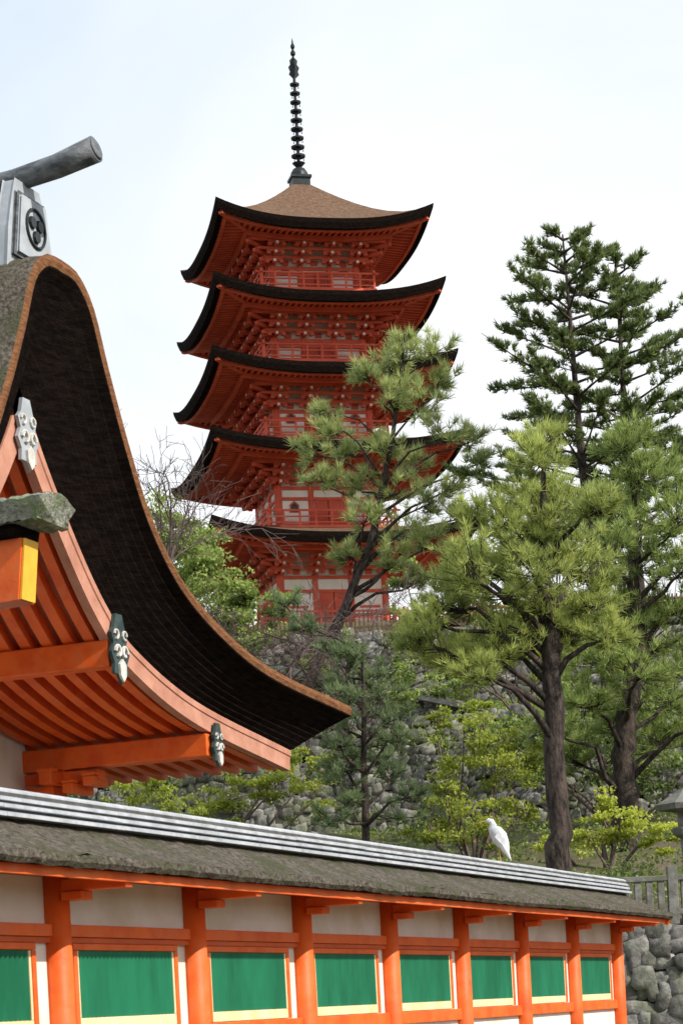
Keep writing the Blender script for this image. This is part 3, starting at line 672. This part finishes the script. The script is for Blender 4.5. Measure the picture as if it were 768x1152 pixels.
# ------------------------------------------------------------------ pagoda
P=empty('five_storey_pagoda',(0.08,112,0),rad(13))
S=[(10.46,37.10,37.95,4.3),(11.12,33.60,34.40,4.5),(11.76,30.15,30.90,4.75),(12.33,26.45,27.10,5.0),(12.85,22.15,22.95,5.3)]
R4=[Matrix.Rotation(k*math.pi/2,4,'Z') for k in range(4)]
roof=MB();und=MB();raf=MB();brk=MB();body=MB();rail=MB()
for si,(wd,zm,zc,b) in enumerate(S):
    hf=wd/2
    if si==0: rin,zt=0.45,40.4; ex=1.35
    else: rin,zt=S[si-1][3]/2+0.5,zm+0.95; ex=1.25
    def lift(x,r): return (zc-zm)*(min(abs(x)/hf,1.05))**2.7*(r/hf)
    def zt_(x,r): return zm+lift(x,r)+(zt-zm)*max((hf-r)/(hf-rin),0)**ex
    def zu_(x,r): return zm-0.46+lift(x,r)+0.10*(hf-r)
    us=np.linspace(-1,1,25)
    floor=(S[si+1][1]+1.0) if si<4 else 18.3
    wt=zm-1.45
    for Mx in R4:
        for m_ in(roof,und,raf,brk,body,rail): m_.xf=Mx
        rs=np.linspace(hf,rin,9)
        roof.grid([[(u*r,-r,zt_(u*r,r)) for u in us] for r in rs],'barkpg')
        r2=hf-0.14
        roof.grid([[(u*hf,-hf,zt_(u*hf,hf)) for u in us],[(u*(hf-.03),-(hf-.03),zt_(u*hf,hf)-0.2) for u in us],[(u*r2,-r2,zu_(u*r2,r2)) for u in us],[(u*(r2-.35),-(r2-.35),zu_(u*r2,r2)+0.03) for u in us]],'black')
        rs=np.linspace(hf-.3,b/2-0.05,6)
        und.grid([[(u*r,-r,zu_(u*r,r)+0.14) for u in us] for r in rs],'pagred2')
        for rr,hh,ww in((hf-.52,0.16,0.14),(hf-1.7,0.2,0.16)):
            for i in range(len(us)-1):
                x0,x1=us[i]*rr,us[i+1]*rr
                und.beam((x0,-rr,zu_(x0,rr)+(-0.0 if hh<.2 else -.09)),(x1,-rr,zu_(x1,rr)+(-0.0 if hh<.2 else -.09)),ww,hh,'pagred')
        nraf=int(wd/0.30)
        for i in range(nraf):
            x=-hf+0.35+(wd-0.7)*i/(nraf-1)
            rr=max(abs(x),hf-1.75)
            if rr<hf-0.6: raf.beam((x,-(hf-.42),zu_(x,hf-.42)+.07),(x,-rr,zu_(x,rr)+.07),0.12,0.13,'pagred')
            if abs(x)<hf-1.9:
                r3=max(abs(x),b/2+0.1)
                raf.beam((x,-(hf-1.68),zu_(x,hf-1.68)-.04),(x,-r3,zu_(x,r3)-.04),0.12,0.14,'pagred')
        raf.beam((-(hf-.25),-(hf-.25),zu_(hf-.25,hf-.25)+.02),(-b/2,-b/2,zu_(b/2,b/2)-.15),0.24,0.28,'pagred')
        cols=[-b/2+0.12,-b/6,b/6,b/2-0.12]
        for st in range(3):
            off=0.38*(st+1); zz=wt+0.30+0.30*st
            brk.box(-b/2-off,b/2+off,-b/2-off-.07,-b/2-off+.07,zz+.10,zz+.22,'pagred')
            for cx in cols:
                brk.box(cx-.08,cx+.08,-b/2-off-.16,-b/2+.02,zz-.1,zz+.06,'pagred')
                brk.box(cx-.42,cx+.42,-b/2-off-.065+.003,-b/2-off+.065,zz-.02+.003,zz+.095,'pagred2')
                for q_ in(-.34,0,.34): brk.box(cx+q_-.09,cx+q_+.09,-b/2-off-.1,-b/2-off+.1,zz-.12+.008*abs(q_),zz-.025,'pagred')
                brk.box(cx-.06,cx+.06,-b/2-off-.175,-b/2-off-.161,zz-.08,zz+.04,'plaster2')
            brk.beam((-b/2+.1,-b/2+.1,zz),(-b/2-off-.2,-b/2-off-.2,zz),0.15,0.15,'pagred')
        brk.box(-b/2-1.2,b/2+1.2,-b/2-1.25,-b/2-1.1,wt+1.12,wt+1.27,'pagred')
        body.box(-b/2+.05,b/2-.05,-b/2+.04,-b/2+.14,floor-1.2,zm,'plaster2')
        for cx in cols:
            body.tube([(cx,-b/2+.05,floor-1.1),(cx,-b/2+.05,wt+.2)],[.15,.14],'pagred',n=12)
        body.box(-b/2,b/2,-b/2-.04,-b/2+.03,wt-.02,wt+.14,'pagred')
        body.box(-b/2,b/2,-b/2-.05,-b/2+.028,floor+.02,floor+.22,'pagred')
        hm=floor+(wt-floor)*0.72
        body.box(-b/2,b/2,-b/2-.045,-b/2+.026,hm,hm+.14,'pagred')
        body.box(-b/6+.17,b/6-.17,-b/2-.012,-b/2+.036,floor+.22,hm,'pagred2')
        body.box(-.015,.015,-b/2-.02,-b/2-.013,floor+.22,hm,'black')
        if si==4:
            for sx in(-1,1):
                body.box(sx*b/3-.5,sx*b/3+.5,-b/2-.02,-b/2+.03,floor+1.0,floor+1.1,'pagred')
        else:
            for sx in(-1,1):
                x0=sx*b/3; zb=floor+.75
                pts=[(-.26,0),(.26,0),(.22,.25),(.24,.36),(.12,.46),(0,.56),(-.12,.46),(-.24,.36),(-.22,.25)]
                body.add([(x0+a,-b/2-.012,zb+c_) for a,c_ in pts],[tuple(range(9))],'pagred')
                body.add([(x0+a*.72,-b/2-.018,zb+.03+c_*.78) for a,c_ in pts],[tuple(range(9))],'verdig')
        for sx in(-b/3,0,b/3):
            body.box(sx-.16,sx+.16,-b/2-.03,-b/2+.02,wt+.2,wt+.42,'pagred')
        bw=b/2+.62
        rail.box(-bw-.1,bw+.1,-bw-.1,-b/2-.06,floor-.12,floor,'pagred')
        for x in np.linspace(-b/2,b/2,9):
            rail.box(x-.07,x+.07,-bw,-b/2,floor-.3,floor-.122,'pagred')
        for zz,h_ in((.12,.07),(.40,.06),(.68,.09)):
            ov=.25 if zz>.6 else 0
            rail.box(-bw-ov,bw+ov,-bw-.035+zz*.003,-bw+.035+zz*.003,floor+zz,floor+zz+h_,'pagred')
        for x in np.linspace(-bw,bw,9): rail.box(x-.045,x+.045,-bw-.04,-bw+.04,floor,floor+.68,'pagred')
        rail.box(-bw-.02,-bw+.1,-bw-.06,-bw+.06,floor,floor+.9,'pagred')
for m_ in(roof,und,raf,brk,body,rail): m_.xf=None
body.box(-4.4,4.4,-4.4,4.4,16.6,17.55,'stonepale'); body.box(-3.6,3.6,-3.6,3.6,17.55,18.15,'plaster2')
o=roof.build('bark_roofs',P); und.build('eave_soffits',P); raf.build('rafters',P); brk.build('bracket_complexes',P); body.build('storey_walls_and_columns',P); rail.build('balconies',P)
sp=MB()
sp.lathe([(.85,40.05),(.85,40.22),(.62,40.25),(.62,40.75),(.72,40.78),(.72,40.9)],(0,0,0),'bronze',n=4,rot=math.pi/4)
sp.lathe([(.45,40.9),(.42,41.1),(.30,41.3),(.12,41.4),(.18,41.45),(.32,41.6),(.18,41.62),(.08,41.7),(.07,45.9),(.04,47.6)],(0,0,0),'bronze',n=20)
for i in range(9):
    z=41.95+i*0.44; r=0.34-0.014*i
    sp.lathe([(.09,z-.015),(r-.06,z-.02),(r-.03,z-.06),(r,z-.05),(r+.01,z+.03),(r-.03,z+.05),(r-.06,z+.02),(.09,z+.015)],(0,0,0),'bronze',n=20)
    sp.lathe([(.07,z-.09),(.11,z-.05),(.11,z+.05),(.07,z+.09)],(0,0,0),'bronze',n=12)
    for k in range(4):
        a=k*math.pi/2+.4; sp.lathe([(.015,z-.17),(.03,z-.13),(.008,z-.06)],((r-.01)*math.cos(a),(r-.01)*math.sin(a),0),'bronze',n=6)
for k in range(4):
    a=k*math.pi/2
    d_=Vector((math.cos(a),math.sin(a),0))
    pts=[(0.06,45.75),(.26,45.95),(.2,46.1),(.28,46.3),(.17,46.45),(.2,46.65),(.05,46.8)]
    vs=[d_*x+UP*z for x,z in pts]; sp.add(vs,[tuple(range(len(pts)))],'bronze')
sp.lathe([(.05,46.85),(.12,46.93),(.13,47.03),(.08,47.12),(.045,47.18),(.10,47.28),(.11,47.36),(.05,47.48),(.01,47.75)],(0,0,0),'bronze',n=16)
sp.build('finial_spire',P)

e=empty('wooden_fence',(-6,93.2,15.0)); mb=MB()
for i in range(120):
    x=i*0.18
    if i%10==0: mb.obox((x,0,.65),(.08,0,0),(0,.08,0),(0,0,.85),'fence')
    else: mb.obox((x,0,.6),(.03,0,0),(0,.03,0),(0,0,.7),'fence')
for z in(.35,1.1): mb.beam((-.1,.0,z),(21.6,.0,z),.09,.1,'fence')
mb.build('pickets_and_rails',e)

# ------------------------------------------------------------------ trees
pA=[(4.55,11.0,.45),(4.35,10.5,.5),(4.75,10.2,.45),(4.2,9.9,.6),(4.9,9.75,.5),(3.65,9.3,.65),(4.4,9.2,.7),(5.1,9.0,.65),(2.95,8.75,.6),(2.75,8.3,.65),(3.6,8.5,.7),(4.1,8.2,.8),(4.8,8.2,.8),(5.5,8.4,.5),(5.4,7.75,.65),(2.1,7.6,.5),(3.3,7.4,.75),(2.3,6.85,.55),(3.45,6.85,.65),(4.3,7.4,.7),(1.75,7.1,.4),(2.9,6.35,.45),(5.0,7.2,.5),(4.0,9.0,.6),(3.5,7.9,.7),(5.6,7.0,.45),(2.6,7.9,.55),(3.1,9.6,.35),(5.5,9.4,.35)]
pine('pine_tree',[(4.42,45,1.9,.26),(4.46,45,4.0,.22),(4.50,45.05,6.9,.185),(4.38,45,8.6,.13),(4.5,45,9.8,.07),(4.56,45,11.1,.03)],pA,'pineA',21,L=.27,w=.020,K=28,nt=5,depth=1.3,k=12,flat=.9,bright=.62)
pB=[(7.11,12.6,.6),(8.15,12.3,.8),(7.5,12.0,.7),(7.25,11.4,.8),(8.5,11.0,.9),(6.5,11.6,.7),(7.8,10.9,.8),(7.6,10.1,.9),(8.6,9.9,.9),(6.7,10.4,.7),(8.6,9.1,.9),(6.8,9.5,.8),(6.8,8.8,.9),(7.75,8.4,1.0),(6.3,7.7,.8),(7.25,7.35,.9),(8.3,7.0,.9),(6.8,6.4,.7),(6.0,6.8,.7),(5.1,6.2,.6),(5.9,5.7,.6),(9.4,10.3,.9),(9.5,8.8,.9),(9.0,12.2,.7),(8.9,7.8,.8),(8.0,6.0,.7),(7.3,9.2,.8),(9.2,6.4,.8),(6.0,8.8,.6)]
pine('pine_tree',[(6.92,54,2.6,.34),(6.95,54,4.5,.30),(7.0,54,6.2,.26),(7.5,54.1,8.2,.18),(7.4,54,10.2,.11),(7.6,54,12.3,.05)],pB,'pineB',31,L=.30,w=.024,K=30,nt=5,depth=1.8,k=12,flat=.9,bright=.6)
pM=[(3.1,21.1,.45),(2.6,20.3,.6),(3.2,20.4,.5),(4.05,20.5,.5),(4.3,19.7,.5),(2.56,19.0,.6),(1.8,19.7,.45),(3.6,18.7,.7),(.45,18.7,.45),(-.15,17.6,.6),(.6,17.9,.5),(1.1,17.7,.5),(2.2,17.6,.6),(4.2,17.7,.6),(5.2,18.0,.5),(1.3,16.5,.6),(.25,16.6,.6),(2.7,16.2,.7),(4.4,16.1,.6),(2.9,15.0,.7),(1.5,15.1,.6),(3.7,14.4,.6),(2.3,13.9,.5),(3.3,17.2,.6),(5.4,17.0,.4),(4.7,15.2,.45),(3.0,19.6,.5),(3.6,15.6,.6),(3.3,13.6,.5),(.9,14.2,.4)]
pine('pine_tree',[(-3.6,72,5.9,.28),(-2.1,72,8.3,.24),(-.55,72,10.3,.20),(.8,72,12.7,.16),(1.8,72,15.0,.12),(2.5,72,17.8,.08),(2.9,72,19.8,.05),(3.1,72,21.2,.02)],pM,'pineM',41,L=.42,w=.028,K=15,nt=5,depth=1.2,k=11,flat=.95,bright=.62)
g=np.random.default_rng(77)
pY=[]
for z in np.arange(4.2,7.9,.33):
    R=.25+ (7.9-z)*.28
    for s in(-1,1):
        if g.random()<.85: pY.append((.80+s*R*g.uniform(.35,1.0),z+g.uniform(-.1,.1),.3+.12*R))
pY+=[(-.4,8.3,.4),(-.8,9.0,.35),(0.2,8.0,.35)]
pine('young_pine_tree',[(.71,50,3.0,.09),(.78,50,5.5,.07),(.87,50,7.8,.03)],pY,'young',51,L=.24,w=.02,K=12,nt=5,depth=.8,k=10,flat=.7,bright=.55)

def fir(name,base,top,prof,mk,seed,L=.2,w=.05,dz=(.3,.5),dens=1.0):
    g=np.random.default_rng(seed); e=empty(name,base); o=np.array(base); F=Fol(seed); mb=MB()
    base=np.array(base);top=np.array(top)
    mb.tube([(0,0,-1)]+[tuple((top-base)*f+np.array([.15*math.sin(f*7),0,0])*(1-f)) for f in np.linspace(0,1,9)],[.3]+[.24*(1-f)+.025 for f in np.linspace(0,1,9)],'trunk',n=8)
    z=prof[0][0]; a=0
    while z<top[2]-.1:
        R=np.interp(z,[p[0] for p in prof],[p[1] for p in prof]); f=(z-base[2])/(top[2]-base[2]); c=base+(top-base)*f
        for j in range(g.integers(2,4)):
            a+=2.4+g.normal()*.3; ln=R*g.uniform(.6,1.2)
            d=np.array([math.cos(a),math.sin(a),g.uniform(.12,.45)]); 
            cur=lambda s: c+d*ln*s+np.array([0,0,-.12*ln*s*s+.10*ln*s**3])
            mb.tube([tuple(cur(s)-o) for s in(0,.35,.7,1)],[.045,.03,.018,.008],'trunk',n=4,cap=False)
            nn=int((5+ln*6)*dens)
            sd_=np.array([-d[1],d[0],0])
            for q_ in range(nn):
                s=g.uniform(.3,1.0); p=cur(s)
                en=p+(sd_*g.choice([-1,1])*g.uniform(.15,.55)*(1.25-s)+nrm(d)*g.uniform(.15,.45)+np.array([0,0,g.uniform(-.02,.16)]))*min(1,ln*.7)
                mb.tube([tuple(p-o),tuple(en-o)],[.012,.006],'trunk',n=3,cap=False)
                fr=g.uniform(.15,1,(6,1)); pos=p+(en-p)*fr+g.normal(size=(6,3))*.04
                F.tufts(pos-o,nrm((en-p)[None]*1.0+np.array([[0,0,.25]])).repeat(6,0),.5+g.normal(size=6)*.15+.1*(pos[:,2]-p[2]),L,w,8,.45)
        z+=g.uniform(*dz)
    mb.build('trunk_and_limbs',e,smooth=True);F.build('needles',mk,e)
fir('fir_tree',(8.7,70,6.0),(8.0,70,23.4),[(14.5,3.2),(16.5,4.0),(18,3.2),(19.5,3.2),(21,2.3),(22.3,1.4),(23.4,.4)],'fir',61,L=.24,w=.04)
fir('fir_tree',(10.0,71,6.0),(9.7,71,23.2),[(13.5,2.6),(16.5,2.8),(18,2.4),(20,2.2),(22,1.2),(23,.4)],'fir',66,L=.24,w=.04,dens=.9)

bare('bare_tree',(-4.6,60,9.0),11.0,71,spread=.5,r=.11,lean=(0.0,0,1))
bare('bare_tree',(-4.0,61,10.0),8.5,73,spread=.6,r=.09,lean=(.05,0,1))
bare('bare_tree',(-2.4,58,6.2),6.6,74,spread=.7,r=.08,lean=(.2,0,.9))
bare('bare_tree',(-1.2,59,6.0),7.4,78,spread=.75,r=.07,lean=(.1,0,.9))
bare('bare_tree',(-0.4,57,6.0),5.8,79,spread=.75,r=.06,lean=(-.2,0,.9))

broad('broadleaf_tree',(-4.5,68,8.0),[(-4.4,68,14.6,1.2),(-3.5,68.5,13.6,1.1),(-5.4,68,13.2,1.2),(-3.0,68,12.3,1.2),(-4.2,68,12.0,1.3),(-2.4,68,11.2,.9),(-2.2,68,12.6,.6)],'bush2',81,size=.16,dens=1300,bright=.65)
broad('broadleaf_tree',(-3.0,90,12.5),[(-5.5,90,17,1.4),(-3.5,90,16.6,1.2),(-1.6,90,16.0,.9),(-6.5,90,18.8,1.5),(-4.6,90,18.6,1.2)],'bush2',82,size=.2,dens=1300,bright=.55)
broad('broadleaf_tree',(4.5,94.5,15.2),[(3.6,95,17.9,.8),(5.6,95,17.8,1.0),(7.0,95,18.4,1.4),(8.8,95,19.0,1.7),(10.8,95,19.0,1.8),(6.2,95,16.6,1.2)],'bush2',83,size=.2,dens=1300,bright=.7)
broad('spring_shrub',(3.2,52,2.8),[(3.1,52,6.0,.8),(2.6,52,5.1,.8),(3.8,52,5.1,.8),(2.2,52,4.2,.8),(3.3,51.5,4.0,.9),(4.4,52.5,4.4,.7),(4.0,53,6.0,.6),(4.6,53,5.6,.6),(3.6,53,6.8,.5),(2.5,53,6.6,.45)],'bush',84,size=.10,dens=1500,bright=.45)
broad('spring_shrub',(5.9,50,2.4),[(5.6,50,3.5,.7),(6.3,50,3.8,.6),(5.9,50.5,4.3,.5),(7.3,50,3.4,.5),(4.9,50,3.4,.5)],'bush',85,size=.10,dens=1900,bright=.75)
broad('spring_shrub',(-3.2,52,2.8),[(-4.6,52,5.0,.7),(-3.7,52,4.9,.8),(-2.8,52,4.7,.7),(-2.0,52,5.0,.7),(-1.2,52,5.2,.7),(-.4,52,4.8,.7),(-1.0,53,5.9,.5),(-.3,53,5.7,.4)],'bush',86,size=.10,dens=1400,bright=.5)
broad('evergreen_shrub',(7.5,60,4.2),[(7.0,60,7.0,1.1),(8.6,60,7.4,1.3),(8.0,60,6.0,1.2),(5.6,60,6.2,.9),(4.6,60,7.0,.8),(9.6,60,6.2,1.2),(6.4,62,8.2,1.0)],'bush2',87,size=.13,dens=1500,bright=.5)
broad('spring_shrub',(6.0,70,8.5),[(5.5,70,10.6,1.0),(7.2,70,10.4,1.1),(4.4,70,10.0,.8),(8.9,70,10.8,1.2),(6.4,70,11.9,.8),(4.0,70,11.0,.6)],'bush',88,size=.13,dens=1300,bright=.4)
broad('evergreen_shrub',(0.5,84,11.0),[(5.2,84,12.8,1.0),(7.5,84,13.6,1.2),(-3.5,84,13.2,1.1),(6.3,84,14.0,.9),(1.2,84,11.9,.7),(-.4,84,12.4,.8),(3.0,84,12.0,.8)],'bush2',89,size=.15,dens=1300,bright=.6)
broad('evergreen_shrub',(-1.0,66,8.0),[(-1.6,66,9.0,.7),(-.4,66,9.1,.6),(2.2,66,8.8,.6),(-2.6,66,9.8,.8),(3.3,66,9.2,.6)],'bush2',90,size=.13,dens=1200,bright=.55)
